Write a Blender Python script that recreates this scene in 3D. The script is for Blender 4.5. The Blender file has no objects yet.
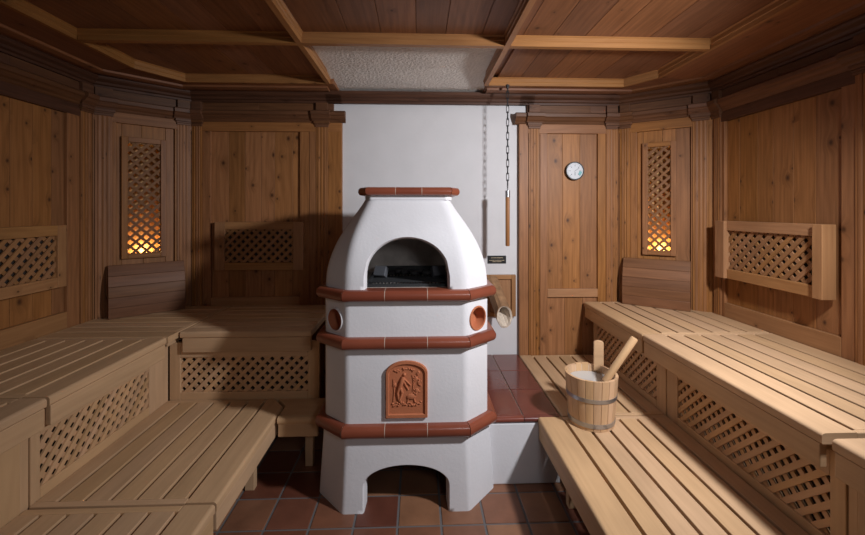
import bpy, bmesh, math, random
from mathutils import Vector, Matrix
random.seed(7)
C = bpy.context.scene.collection
S = bpy.context.scene
PI = math.pi

# ------------------------------------------------------------------ mesh builder
class MB:
    """Collects solids with UVs in metres; every solid gets its own V offset so that each board has its own tone and grain."""
    def __init__(s): s.v = []; s.f = []; s.uv = []; s.orient = None
    def off(s): return (random.random() * 7, 10.0 * random.randint(0, 60) + 5)
    def face(s, pts, uvs):
        i = len(s.v); s.v += [tuple(p) for p in pts]; s.f.append(tuple(range(i, i + len(pts)))); s.uv += list(uvs)
    def box(s, x0, x1, y0, y1, z0, z1, g=2, off=None, M=None):
        ou, ov = off or s.off()
        lo = (x0, y0, z0); hi = (x1, y1, z1)
        base = len(s.v)
        P = [(x0,y0,z0),(x1,y0,z0),(x1,y1,z0),(x0,y1,z0),(x0,y0,z1),(x1,y0,z1),(x1,y1,z1),(x0,y1,z1)]
        s.v += [tuple(M @ Vector(p)) if M else p for p in P]
        for idx, n in (((0,3,2,1),2),((4,5,6,7),2),((0,1,5,4),1),((2,3,7,6),1),((1,2,6,5),0),((3,0,4,7),0)):
            s.f.append(tuple(base + i for i in idx))
            for i in idx:
                p = P[i]
                if n == g:
                    a, b = [k for k in range(3) if k != g]
                    s.uv.append((ou + p[a] * .15, ov + p[b]))
                else:
                    o = [k for k in range(3) if k not in (g, n)][0]
                    s.uv.append((ou + p[g], ov + p[o] + .37 * n))
        return s
    def ext(s, prof, t0, t1, mp, off=None, closed=True):
        """extrude a 2D profile along t; mp(a, b, t) -> xyz"""
        ou, ov = off or s.off(); n = len(prof); base = len(s.v); d = 0; cum = [0]
        for i in range(n): 
            q = prof[(i + 1) % n]; d += math.dist(prof[i], q); cum.append(d)
        for p in prof: s.v.append(tuple(mp(p[0], p[1], t0)))
        for p in prof: s.v.append(tuple(mp(p[0], p[1], t1)))
        for i in range(n if closed else n - 1):
            j = (i + 1) % n
            s.f.append((base + i, base + j, base + n + j, base + n + i))
            s.uv += [(ou + t0, ov + cum[i]), (ou + t0, ov + cum[i+1]), (ou + t1, ov + cum[i+1]), (ou + t1, ov + cum[i])]
        if closed:
            s.f.append(tuple(base + i for i in reversed(range(n)))); s.uv += [(ou + p[0]*.15, ov + p[1]) for p in reversed(prof)]
            s.f.append(tuple(base + n + i for i in range(n))); s.uv += [(ou + p[0]*.15, ov + p[1]) for p in prof]
        return s
    def grid(s, rows, closed=False, off=None):
        """rows of points -> quads"""
        ou, ov = off or s.off(); base = len(s.v); m = len(rows[0])
        for r in rows: s.v += [tuple(p) for p in r]
        for i in range(len(rows) - 1):
            for j in range(m if closed else m - 1):
                k = (j + 1) % m
                q = (base+i*m+j, base+i*m+k, base+(i+1)*m+k, base+(i+1)*m+j)
                s.f.append(q)
                for a in q:
                    p = s.v[a]; s.uv.append((ou + p[2], ov + p[0] + p[1]))
        return s
    def tube(s, pts, rad, n=12, cap=True):
        pts = [Vector(p) for p in pts]; rr = rad if isinstance(rad, (list, tuple)) else [rad] * len(pts)
        ou, ov = s.off(); base = len(s.v); ref = None; L = 0
        Ls = []
        for i, p in enumerate(pts):
            if i: L += (p - pts[i-1]).length
            Ls.append(L)
            t = (pts[min(i+1, len(pts)-1)] - pts[max(i-1, 0)]).normalized()
            if ref is None: ref = t.orthogonal().normalized()
            a = (ref - t * ref.dot(t)).normalized(); b = t.cross(a); ref = a
            for k in range(n):
                w = 2 * PI * k / n
                s.v.append(tuple(p + (a * math.cos(w) + b * math.sin(w)) * rr[i]))
        for i in range(len(pts) - 1):
            for k in range(n):
                q = (k + 1) % n
                s.f.append((base+i*n+k, base+i*n+q, base+(i+1)*n+q, base+(i+1)*n+k))
                c = 2 * PI * rr[i] / n
                s.uv += [(ou+Ls[i], ov+k*c), (ou+Ls[i], ov+(k+1)*c), (ou+Ls[i+1], ov+(k+1)*c), (ou+Ls[i+1], ov+k*c)]
        if cap:
            e = base + (len(pts) - 1) * n
            s.f.append(tuple(base + k for k in reversed(range(n)))); s.uv += [(ou, ov)] * n
            s.f.append(tuple(e + k for k in range(n))); s.uv += [(ou, ov)] * n
        return s
    def lathe(s, prof, n=40, c=(0, 0, 0)):
        rows = [[(c[0] + r*math.cos(2*PI*k/n), c[1] + r*math.sin(2*PI*k/n), c[2] + z) for k in range(n)] for r, z in prof]
        return s.grid(rows, closed=True)
    def build(s, name, mat, parent=None, bevel=0, smooth=False, M=None, weld=False, ang=35):
        me = bpy.data.meshes.new(name); me.from_pydata(s.v, [], s.f)
        uv = me.uv_layers.new(name='UVMap')
        flat = [c for p in s.uv for c in p]; uv.data.foreach_set('uv', flat)
        bm = bmesh.new(); bm.from_mesh(me)
        if weld: bmesh.ops.remove_doubles(bm, verts=bm.verts, dist=1e-4)
        if s.orient:
            bm.normal_update()
            for f in bm.faces:
                if f.normal.dot(s.orient(f.calc_center_median())) < 0: f.normal_flip()
        else: bmesh.ops.recalc_face_normals(bm, faces=bm.faces)
        bm.to_mesh(me); bm.free()
        me.materials.append(mat); me.validate()
        if smooth:
            me.polygons.foreach_set('use_smooth', [True] * len(me.polygons)); me.set_sharp_from_angle(angle=math.radians(ang))
        o = bpy.data.objects.new(name, me); C.objects.link(o)
        if parent: o.parent = parent
        if M is not None: o.matrix_local = M
        if smooth and weld:
            wn_ = o.modifiers.new('WeightedNormal', 'WEIGHTED_NORMAL'); wn_.keep_sharp = True; wn_.weight = 100
        if bevel:
            b = o.modifiers.new('Bevel', 'BEVEL'); b.width = bevel; b.segments = 2; b.limit_method = 'ANGLE'; b.angle_limit = math.radians(40)
        return o

def tag(o, label=None, cat=None, group=None, kind=None):
    if label: o['label'] = label
    if cat: o['category'] = cat
    if group: o['group'] = group
    if kind: o['kind'] = kind
    return o
def thing(name, label, cat, loc=(0,0,0), rz=0, group=None):
    o = bpy.data.objects.new(name, None); C.objects.link(o); o.empty_display_size = .1
    o.location = loc; o.rotation_euler = (0, 0, rz)
    return tag(o, label, cat, group)

# ------------------------------------------------------------------ materials
def mat_base(name):
    m = bpy.data.materials.new(name); m.use_nodes = True
    nt = m.node_tree; b = nt.nodes['Principled BSDF']
    return m, nt, b
def N(nt, t, **k):
    n = nt.nodes.new(t)
    for a, v in k.items(): setattr(n, a, v)
    return n
def math_(nt, op, a, b=None, c=None, clamp=False):
    n = N(nt, 'ShaderNodeMath', operation=op, use_clamp=clamp)
    for i, x in enumerate((a, b, c)):
        if x is None: continue
        if hasattr(x, 'links'): nt.links.new(x, n.inputs[i])
        else: n.inputs[i].default_value = x
    return n.outputs[0]
def mixc(nt, f, a, b, mode='MIX'):
    n = N(nt, 'ShaderNodeMix', data_type='RGBA', blend_type=mode)
    for i, x in ((0, f), (6, a), (7, b)):
        if hasattr(x, 'links'): nt.links.new(x, n.inputs[i])
        else: n.inputs[i].default_value = x if i == 0 else (*x, 1)
    return n.outputs[2]
def comb(nt, x, y, z=0.0):
    n = N(nt, 'ShaderNodeCombineXYZ')
    for i, q in enumerate((x, y, z)):
        if hasattr(q, 'links'): nt.links.new(q, n.inputs[i])
        else: n.inputs[i].default_value = q
    return n.outputs[0]

def wood(name, light, dark, knots=0.0, tone=.25, grain=.6, rough=.55, bump=.12, knotcol=(.05,.018,.008), ksize=.075, warm=.05, hue=.005):
    m, nt, b = mat_base(name); L = nt.links.new
    uv = N(nt, 'ShaderNodeUVMap'); uv.uv_map = 'UVMap'
    sp = N(nt, 'ShaderNodeSeparateXYZ'); L(uv.outputs[0], sp.inputs[0]); u, v = sp.outputs[0], sp.outputs[1]
    idn = math_(nt, 'FLOOR', math_(nt, 'DIVIDE', v, 10.0))
    vl = math_(nt, 'SUBTRACT', v, math_(nt, 'MULTIPLY', idn, 10.0))
    wn = N(nt, 'ShaderNodeTexWhiteNoise', noise_dimensions='1D'); L(math_(nt, 'ADD', idn, .37), wn.inputs['W'])
    r = wn.outputs['Value']
    ush = math_(nt, 'ADD', u, math_(nt, 'MULTIPLY', r, 13.0))
    vsh = math_(nt, 'ADD', vl, math_(nt, 'MULTIPLY', r, 5.0))
    kf = None
    if knots > 0:
        vo = N(nt, 'ShaderNodeTexVoronoi', voronoi_dimensions='2D', feature='F1'); vo.inputs['Scale'].default_value = 1
        vo.inputs['Randomness'].default_value = .9
        L(comb(nt, math_(nt, 'MULTIPLY', ush, 6.2), math_(nt, 'MULTIPLY', vsh, 8.0)), vo.inputs['Vector'])
        sc = N(nt, 'ShaderNodeSeparateColor'); L(vo.outputs['Color'], sc.inputs[0])
        gate = math_(nt, 'LESS_THAN', sc.outputs[0], knots)
        size = math_(nt, 'MULTIPLY_ADD', sc.outputs[1], ksize, ksize * .45)
        rel = math_(nt, 'DIVIDE', vo.outputs['Distance'], size)
        kf = math_(nt, 'MULTIPLY', math_(nt, 'SUBTRACT', 1.25, rel, clamp=True), gate)
        halo = math_(nt, 'MULTIPLY', math_(nt, 'SUBTRACT', 1.0, math_(nt, 'DIVIDE', rel, 4.5), clamp=True), gate)
        vg = math_(nt, 'ADD', vsh, math_(nt, 'MULTIPLY', math_(nt, 'MULTIPLY', halo, halo), .05))
    else: vg = vsh
    n0 = N(nt, 'ShaderNodeTexNoise', noise_dimensions='2D'); n0.inputs['Scale'].default_value = 1; n0.inputs['Detail'].default_value = 1
    L(comb(nt, math_(nt, 'MULTIPLY', ush, 1.3), math_(nt, 'MULTIPLY', vg, 5.0)), n0.inputs['Vector'])
    wv = math_(nt, 'SINE', math_(nt, 'MULTIPLY_ADD', n0.outputs[0], 26.0, math_(nt, 'MULTIPLY', vg, 150.0)))
    n1 = N(nt, 'ShaderNodeTexNoise', noise_dimensions='2D'); n1.inputs['Scale'].default_value = 1; n1.inputs['Detail'].default_value = 4
    L(comb(nt, math_(nt, 'MULTIPLY', ush, 2.2), math_(nt, 'MULTIPLY', vg, 75.0)), n1.inputs['Vector'])
    n2 = N(nt, 'ShaderNodeTexNoise', noise_dimensions='2D'); n2.inputs['Scale'].default_value = 1; n2.inputs['Detail'].default_value = 3
    L(comb(nt, math_(nt, 'MULTIPLY', ush, 14.0), math_(nt, 'MULTIPLY', vg, 420.0)), n2.inputs['Vector'])
    g = math_(nt, 'MULTIPLY_ADD', wv, .13, math_(nt, 'MULTIPLY_ADD', n2.outputs[0], .35, math_(nt, 'SUBTRACT', math_(nt, 'MULTIPLY', n1.outputs[0], 1.5), .45)), clamp=True)
    g = math_(nt, 'MULTIPLY', g, grain)
    col = mixc(nt, g, light, dark)
    # slow blotches along the board
    n3 = N(nt, 'ShaderNodeTexNoise', noise_dimensions='2D'); n3.inputs['Scale'].default_value = 1; n3.inputs['Detail'].default_value = 2
    L(comb(nt, math_(nt, 'MULTIPLY', ush, 3.0), math_(nt, 'MULTIPLY', vsh, 9.0)), n3.inputs['Vector'])
    hs = N(nt, 'ShaderNodeHueSaturation'); L(col, hs.inputs['Color'])
    val = math_(nt, 'ADD', math_(nt, 'MULTIPLY_ADD', r, tone, 1 - tone / 2), math_(nt, 'MULTIPLY', math_(nt, 'SUBTRACT', n3.outputs[0], .5), .35))
    L(val, hs.inputs['Value'])
    wn2 = N(nt, 'ShaderNodeTexWhiteNoise', noise_dimensions='1D'); L(math_(nt, 'ADD', idn, 77.7), wn2.inputs['W'])
    L(math_(nt, 'MULTIPLY_ADD', wn2.outputs['Value'], hue, .5 - hue / 2), hs.inputs['Hue'])
    L(math_(nt, 'MULTIPLY_ADD', wn2.outputs['Value'], warm * 2, 1 - warm), hs.inputs['Saturation'])
    out = hs.outputs[0]
    if kf is not None:
        out = mixc(nt, math_(nt, 'MULTIPLY', halo, .35), out, tuple(c * .55 for c in dark))
        out = mixc(nt, math_(nt, 'MULTIPLY', kf, .9, clamp=True), out, knotcol)
    L(out, b.inputs['Base Color'])
    b.inputs['Roughness'].default_value = rough
    b.inputs['Specular IOR Level'].default_value = .3
    bp = N(nt, 'ShaderNodeBump'); bp.inputs['Strength'].default_value = bump; bp.inputs['Distance'].default_value = .003
    L(g, bp.inputs['Height']); L(bp.outputs[0], b.inputs['Normal'])
    return m

def plain(name, col, rough=.5, metal=0, bump=0, bscale=60, var=0, spec=.5, coat=0, vscale=6, bdist=.004):
    m, nt, b = mat_base(name); L = nt.links.new
    b.inputs['Base Color'].default_value = (*col, 1); b.inputs['Roughness'].default_value = rough
    b.inputs['Metallic'].default_value = metal; b.inputs['Specular IOR Level'].default_value = spec
    b.inputs['Coat Weight'].default_value = coat; b.inputs['Coat Roughness'].default_value = .25
    tc = N(nt, 'ShaderNodeTexCoord')
    if var:
        n = N(nt, 'ShaderNodeTexNoise'); n.inputs['Scale'].default_value = vscale; n.inputs['Detail'].default_value = 4
        L(tc.outputs['Object'], n.inputs['Vector'])
        mr = N(nt, 'ShaderNodeMapRange'); mr.inputs[1].default_value = .3; mr.inputs[2].default_value = .7
        L(n.outputs[0], mr.inputs[0])
        L(mixc(nt, mr.outputs[0], tuple(c * (1 - var) for c in col), tuple(min(1, c * (1 + var)) for c in col)), b.inputs['Base Color'])
    if bump:
        n = N(nt, 'ShaderNodeTexNoise'); n.inputs['Scale'].default_value = bscale; n.inputs['Detail'].default_value = 5
        L(tc.outputs['Object'], n.inputs['Vector'])
        bp = N(nt, 'ShaderNodeBump'); bp.inputs['Strength'].default_value = bump; bp.inputs['Distance'].default_value = bdist
        L(n.outputs[0], bp.inputs['Height']); L(bp.outputs[0], b.inputs['Normal'])
    return m
def tile_mat(name, cols, rough=.35, spec=.5, bump=.15, mott=.35, coat=0):
    """tone chosen per tile by its UV offset, with soft mottling"""
    m, nt, b = mat_base(name); L = nt.links.new
    uv = N(nt, 'ShaderNodeUVMap'); uv.uv_map = 'UVMap'
    sp = N(nt, 'ShaderNodeSeparateXYZ'); L(uv.outputs[0], sp.inputs[0])
    idn = math_(nt, 'FLOOR', math_(nt, 'DIVIDE', sp.outputs[1], 10.0))
    wn = N(nt, 'ShaderNodeTexWhiteNoise', noise_dimensions='1D'); L(math_(nt, 'ADD', idn, .61), wn.inputs['W'])
    cr = N(nt, 'ShaderNodeValToRGB'); L(wn.outputs['Value'], cr.inputs[0])
    for i, c in enumerate(cols):
        p = i / max(1, len(cols) - 1)
        e = cr.color_ramp.elements[i] if i < 2 else cr.color_ramp.elements.new(p)
        e.position = p; e.color = (*c, 1)
    tc = N(nt, 'ShaderNodeTexCoord')
    n = N(nt, 'ShaderNodeTexNoise'); n.inputs['Scale'].default_value = 9; n.inputs['Detail'].default_value = 5
    L(tc.outputs['Object'], n.inputs['Vector'])
    hs = N(nt, 'ShaderNodeHueSaturation'); L(cr.outputs[0], hs.inputs['Color'])
    L(math_(nt, 'MULTIPLY_ADD', n.outputs[0], mott * 2, 1 - mott), hs.inputs['Value'])
    L(hs.outputs[0], b.inputs['Base Color'])
    b.inputs['Roughness'].default_value = rough; b.inputs['Specular IOR Level'].default_value = spec; b.inputs['Coat Weight'].default_value = coat
    n2 = N(nt, 'ShaderNodeTexNoise'); n2.inputs['Scale'].default_value = 18; L(tc.outputs['Object'], n2.inputs['Vector'])
    bp = N(nt, 'ShaderNodeBump'); bp.inputs['Strength'].default_value = bump; bp.inputs['Distance'].default_value = .005
    L(n2.outputs[0], bp.inputs['Height']); L(bp.outputs[0], b.inputs['Normal'])
    return m
def emis(name, col, st):
    m, nt, b = mat_base(name); b.inputs['Emission Color'].default_value = (*col, 1); b.inputs['Emission Strength'].default_value = st
    b.inputs['Base Color'].default_value = (*col, 1); return m

PINE = wood('pine panelling', (.350,.153,.054), (.180,.070,.021), knots=.55, ksize=.085, tone=.34, grain=.75, rough=.5)
PINEF = wood('pine frames', (.325,.141,.049), (.165,.063,.019), knots=.4, tone=.2, grain=.75, rough=.5, ksize=.075)
PINEL = wood('pine rails', (.38,.192,.080), (.24,.108,.042), knots=.22, tone=.15, grain=.6, rough=.5, ksize=.06)
DARKW = wood('dark and shaded pine', (.11,.045,.022), (.05,.02,.01), knots=.18, tone=.3, grain=.8, rough=.5)  # dark crown wood; also carries painted shade on the side-wall header rails
MIDW = wood('shaded cornice pine', (.16,.07,.033), (.08,.033,.016), knots=.2, tone=.25, grain=.8, rough=.5)  # pine darkened to paint in the light falloff below the ceiling
CEILW = wood('ceiling pine', (.27,.115,.052), (.14,.055,.025), knots=.14, tone=.4, grain=.75, rough=.5)
BEAMW = wood('beam pine', (.38,.180,.066), (.23,.096,.033), knots=.16, tone=.12, grain=.6, rough=.45, ksize=.06)
BENCH = wood('pale bench wood', (.56,.362,.205), (.43,.262,.138), tone=.13, grain=.45, rough=.55, bump=.08, hue=.003, warm=.04)
LATT = wood('lattice strips', (.58,.36,.20), (.44,.26,.135), tone=.22, grain=.5, rough=.6)
LATTW = wood('pine lattice strips', (.34,.17,.073), (.22,.10,.04), tone=.25, grain=.5, rough=.6)
REST = wood('heat treated backrest wood', (.21,.095,.045), (.12,.05,.023), tone=.3, grain=.7, rough=.5)
BUCK = wood('bucket staves', (.58,.375,.215), (.44,.26,.135), tone=.22, grain=.5, rough=.5)
STICK = wood('pale turned wood', (.60,.385,.22), (.46,.28,.15), tone=.08, grain=.4, rough=.5)
RODW = wood('oak rod', (.36,.17,.075), (.22,.09,.035), tone=.1, grain=.6, rough=.45)
VOID = plain('shade behind lattice', (.035,.025,.02), .9)  # near-black colour stands for the shade behind the strips
PLAST = plain('white plaster', (.69,.685,.71), .85, bump=.2, bscale=70, var=.03, spec=.2)
WALLP = plain('smooth white wall', (.66,.655,.67), .9, bump=.12, bscale=50, var=.03, spec=.2)
CEILP = plain('rough ceiling plaster', (.74,.69,.64), .9, bump=1.0, bscale=55, var=.05, spec=.2, bdist=.012)
SOOT = plain('sooty firebrick', (.62,.57,.53), .9, bump=.5, bscale=40, var=.3, spec=.2)
GLAZE = tile_mat('glazed terracotta', [(.19,.048,.026), (.25,.068,.036)], rough=.28, spec=.5, bump=.06, mott=.2, coat=.15)
LEDGET = tile_mat('oxblood glazed tile', [(.13,.038,.03), (.19,.052,.034)], rough=.2, spec=.6, bump=.05, mott=.2, coat=.3)
FLOORT = tile_mat('terracotta floor tile', [(.11,.034,.021), (.16,.056,.031), (.20,.085,.047), (.26,.125,.065), (.13,.039,.026)], rough=.45, bump=.25, mott=.35)
GROUTD = plain('grey floor grout', (.13,.12,.12), .9, bump=.3, bscale=90)
GROUTL = plain('pale grout', (.50,.40,.33), .9)
TERRA = plain('unglazed terracotta', (.44,.15,.07), .75, bump=.3, bscale=120, var=.12, spec=.25)
IRON = plain('black iron', (.018,.019,.021), .6, metal=0, bump=.3, bscale=120)
COAL = plain('lava stones', (.035,.034,.036), .8, bump=.8, bscale=40, var=.3)
STEEL = plain('galvanised steel', (.42,.43,.45), .35, metal=.9, bump=.05)
BLACK = plain('black plastic', (.012,.012,.013), .35)
DIAL = plain('white dial', (.52,.54,.57), .4)
TEAL = plain('teal dial patch', (.12,.36,.38), .4)
INK = plain('dark ink', (.05,.06,.08), .5)
PLATE = plain('engraved letters', (.55,.45,.30), .5)
BARK = plain('peeled log skin', (.30,.165,.08), .8, bump=.8, bscale=45, var=.3, vscale=20)
WATER = plain('cloudy water', (.50,.49,.47), .06, spec=.6, bump=.05, bscale=12)
AMBER = plain('niche lining', (.60,.36,.15), .7)
LATTD = wood('silhouetted lattice strips', (.24,.11,.042), (.15,.06,.022), tone=.2, grain=.5, rough=.6)  # backlit silhouette put into the wood colour of the niche lattices
BULB = emis('lamp bulb', (1.0,.66,.28), 8)

# ------------------------------------------------------------------ key dimensions (metres; camera eye at x=0 y=0 z=1.5)
XL, XR, YB, YF = -2.16, 2.07, 3.10, -1.30
LZ, UZ = .36, .775           # bench heights
ZS, ZC = 2.40, 2.452         # underside of beams, ceiling boards
FR = YF
def struct(name, mb, mat, parent=None, **k):
    o = mb.build(name, mat, parent, **k)
    if parent is None: o['kind'] = 'structure'
    return o

# ------------------------------------------------------------------ floor
g = MB(); g.box(XL-.1, XR+.1, YF-.1, YB+.1, -.06, -.004, 0)
floor = struct('floor', g, GROUTD)
t = MB(); P_ = .2085; G_ = .011
rot = Matrix.Identity(4)
t.off_ids = 0
for i in range(-11, 11):
    for j in range(-7, 16):
        x = -.0975 + i * P_ ; y = 1.692 + j * P_ - 0.0
        if x < XL - .2 or x > XR + .1 or y < YF or y > YB: continue
        t.box(x + G_/2, x + P_ - G_/2, y + G_/2, y + P_ - G_/2, -.02, 0, 0, M=Matrix.Translation((0,1.85,0)) @ rot @ Matrix.Translation((0,-1.85,0)))
t.build('floor_tiles', FLOORT, floor, bevel=.003)

# ------------------------------------------------------------------ walls
def lattice(W, H, y0=0, th=.008, sw=.022, per=.064, ph=0):
    """diagonal lattice filling 0..W x 0..H in local x,z; two layers from y0 backwards"""
    mb = MB()
    def clip(poly):
        for ax, lim, sg in ((0,0,1),(0,W,-1),(1,0,1),(1,H,-1)):
            out = []
            for i in range(len(poly)):
                a, b = poly[i], poly[(i+1) % len(poly)]
                da, db = (a[ax]-lim)*sg, (b[ax]-lim)*sg
                if da >= 0: out.append(a)
                if (da >= 0) != (db >= 0):
                    k = da / (da - db); out.append((a[0]+(b[0]-a[0])*k, a[1]+(b[1]-a[1])*k))
            poly = out
            if len(poly) < 3: return None
        return poly
    hw = sw / math.sqrt(2)
    for layer, s in ((0, 1), (1, -1)):
        ya, yb = y0 + layer*th, y0 + layer*th + th
        c = -H - per + ph if s == 1 else ph
        while c < W + H + per:
            # line x = c + s*z
            p = [(c-hw, 0), (c+hw, 0), (c+hw+s*H, H), (c-hw+s*H, H)]
            q = clip(p)
            if q:
                ar = abs(sum(q[i][0]*q[(i+1)%len(q)][1]-q[(i+1)%len(q)][0]*q[i][1] for i in range(len(q))))
                if ar > 1e-5:
                    ou, ov = mb.off(); b0 = len(mb.v); n = len(q); r2 = 2**-.5
                    U = lambda a: (ou+(a[0]*s+a[1])*r2, ov+(a[0]-s*a[1])*r2)
                    mb.v += [(a[0], ya, a[1]) for a in q] + [(a[0], yb, a[1]) for a in q]
                    mb.f.append(tuple(b0+i for i in range(n))); mb.uv += [U(a) for a in q]
                    mb.f.append(tuple(b0+n+i for i in reversed(range(n)))); mb.uv += [U(a) for a in reversed(q)]
                    for i in range(n):
                        j = (i+1) % n
                        mb.f.append((b0+i, b0+j, b0+n+j, b0+n+i)); mb.uv += [U(q[i]), U(q[j]), U(q[j]), U(q[i])]
            c += per
    return mb

CORN = [(0,2.10),(.006,2.10),(.006,2.172),(.016,2.176),(.018,2.186),(.030,2.196),(.042,2.214),(.052,2.220),(.054,2.244),(.044,2.252),(0,2.254)]
CORN0 = [(0,2.168),(.008,2.170),(.014,2.178),(.018,2.186),(.030,2.196),(.042,2.214),(.052,2.220),(.054,2.244),(.044,2.252),(0,2.254)]
CROWN = [(0,2.318),(.014,2.318),(.018,2.332),(.03,2.338),(.036,2.352),(.056,2.366),(.062,2.376),(.062,2.40),(0,2.40)]
def boards(mb, x0, x1, z0, z1, y=.02, th=.02, w=.125):
    x = x0
    while x < x1 - .002:
        e = min(x1, x + w * random.uniform(.8, 1.15))
        if x1 - e < .04: e = x1
        mb.box(x + .0008, e - .0008, y, y + th, z0, z1, 2); x = e
def pilaster(parent, x0, x1, z0=.0, ztop=2.135, fwd=.0, mat=None):
    mb = MB(); w = x1 - x0; mb.box(x0, x1, -.008, .03, z0, ztop, 2)
    n = 3; m = .012; gap = .004; rw = (w - 2*m - (n-1)*gap) / n
    for i in range(n):
        a = x0 + m + i*(rw+gap)
        off = mb.off()
        mb.ext([(a,0),(a+rw*.1,.003),(a+rw*.5,.0038),(a+rw*.9,.003),(a+rw,0)], z0, ztop-.0, lambda p,q,t: (p,-.008-q,t), off)
    mb.build('pilaster', mat or PINEF, parent, bevel=.0015)
    mb = MB()   # capital: stepped blocks opening upwards into the cornice
    for k, (d, za, zb) in enumerate(((.006, 2.135, 2.150), (.011, 2.150, 2.160), (.020, 2.160, 2.180), (.028, 2.180, 2.194))):
        mb.box(x0-d*.7, x1+d*.7, -.010-d, .02, za, zb, 0)
    mb.build('capital', MIDW, parent, bevel=.0015)
    c = MB(); c.ext([(a, b) for a, b in CORN0 if b > 2.17], x0-.025, x1+.025, lambda p,q,t: (t,-p-.022,q))
    c.build('cornice_block', MIDW, parent)
    f = MB(); f.box(x0, x1, -.02, .03, 2.25, 2.32, 0); f.build('frieze_block', MIDW, parent, bevel=.002)

def wall(name, loc, rz, L, recess, stiles, pils, z0=0, rails=(), holes=(), corn=None, frieze=None, header=2.10):
    """recess: board fields (x0,x1,z0,z1); stiles/rails: frame members; pils: pilasters"""
    b = MB()
    if holes:
        hx0, hx1, hz0, hz1 = holes
        b.box(0, hx0, .045, .07, 0, ZC, 2); b.box(hx1, L, .045, .07, 0, ZC, 2); b.box(hx0, hx1, .045, .07, 0, hz0, 2); b.box(hx0, hx1, .045, .07, hz1, ZC, 2)
    else: b.box(0, L, .045, .07, 0, ZC, 2)
    w = struct(name, b, PINEF); w.location = loc; w.rotation_euler = (0,0,rz)
    r = MB()
    for a in recess: boards(r, *a)
    r.build('board_panel', PINE, w, bevel=.0015)
    s = MB()
    for x0, x1, za, zb in stiles: s.box(x0, x1, 0, .04, za, zb, 2)
    s.build('stile', PINEF, w, bevel=.003)
    if rails:
        s = MB()
        for x0, x1, za, zb in rails: s.box(x0, x1, 0, .041, za, zb, 0)
        s.build('rail', PINEL, w, bevel=.003)
    for a, c in pils: pilaster(w, a, c)
    c0, c1 = corn or (0, L)
    c = MB(); c.ext(CORN0, c0, c1, lambda p,q,t: (t,-p,q)); 
    c.build('cornice', MIDW, w)
    c = MB(); c.box(c0+.04 if corn else c0, c1-(.035 if corn else 0), -.005, .04, header, 2.172, 0); c.build('header_rail', DARKW if name in ('wall_left', 'wall_right') else PINEF, w, bevel=.002)  # side-wall rails take a darker wood as painted shade under the cornice
    f0, f1 = frieze or (0, L)
    f = MB(); x = f0
    while x < f1-.01:
        e = min(f1, x+.5); f.box(x, e, .004, .044, 2.25, ZS, 0); x = e
    f.build('frieze', MIDW, w, bevel=.002)
    cr = MB(); cr.ext(CROWN, 0 if name != 'wall_back_right' else 0, L, lambda p,q,t: (t,-p,q)); cr.build('crown_moulding', DARKW, w)
    return w

# left back wooden wall: x -1.735..-.585
x0 = -1.716; L = 1.131
def seg(*v): return [tuple(a) for a in v]
wall('wall_back_left', (x0, YB, 0), 0, L,
     [(.141,.811,.30,2.10)], [(.078,.141,.30,2.17),(.811,.886,.30,2.17)],
     [(.004,.078),(.936,1.026)], rails=[(.141,.811,.70,.835)], corn=(0, L+.03), frieze=(0, L-.065))
w = bpy.data.objects['wall_back_left']
e = MB(); e.box(.886, .936, -.004, .04, 0, 2.17, 2); e.box(1.026, L, -.004, .06, 0, 2.19, 2); e.build('edge_strip', PINEF, w, bevel=.002)
# right back wooden wall: x .79 .. 1.66
x0 = .79; L = .79
wall('wall_back_right', (x0, YB, 0), 0, L,
     [(.225,.625,.875,2.10),(.225,.625,.20,.81)], [(.165,.225,.2,2.17),(.625,.690,.2,2.17),(.775,.79,.2,2.17)],
     [(.075,.16),(.690,.775)], rails=[(.225,.625,.815,.88)], corn=(-.035, L), frieze=(.065, L))
w = bpy.data.objects['wall_back_right']
e = MB(); e.box(0, .072, -.006, .06, 0, 2.19, 2); e.build('edge_strip', PINEF, w, bevel=.002)
# diagonal corner walls with the light niches
DL = {'left': ((XL, 2.735), (-1.716, YB)), 'right': ((1.580, YB), (XR, 2.735))}
def diag(side):
    a, b = DL[side]; return (a[0], a[1], 0), math.atan2(b[1]-a[1], b[0]-a[0]), math.dist(a, b)
WIN = {}
for side in ('left', 'right'):
    loc, rz, dl = diag(side)
    if side == 'left': h0, h1, pa, pb = .145, .445, (.012,.105), (dl-.095,dl-.012)
    else: h0, h1, pa, pb = .150, .460, (.012,.085), (dl-.120,dl-.025)
    W = .262 if side == 'left' else .222
    f0 = (h0+h1)/2 - W/2 + (-.012 if side == 'left' else -.026); f1 = f0 + W
    WIN[side] = (f0, W)
    wall('wall_corner_'+side, loc, rz, dl,
         [(h0-.02,f0+.004,.5,2.10),(f1-.004,h1+.02,.5,2.10),(f0+.004,f1-.004,.5,1.17),(f0+.004,f1-.004,2.0,2.10)], [(0,pa[0],.5,2.17),(pa[1],h0-.02,.5,2.17),(h1+.02,pb[0],.5,2.17),(pb[1],dl,.5,2.17)],
         [pa, pb], holes=(f0+.02,f1-.02,1.18,1.99))
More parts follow.
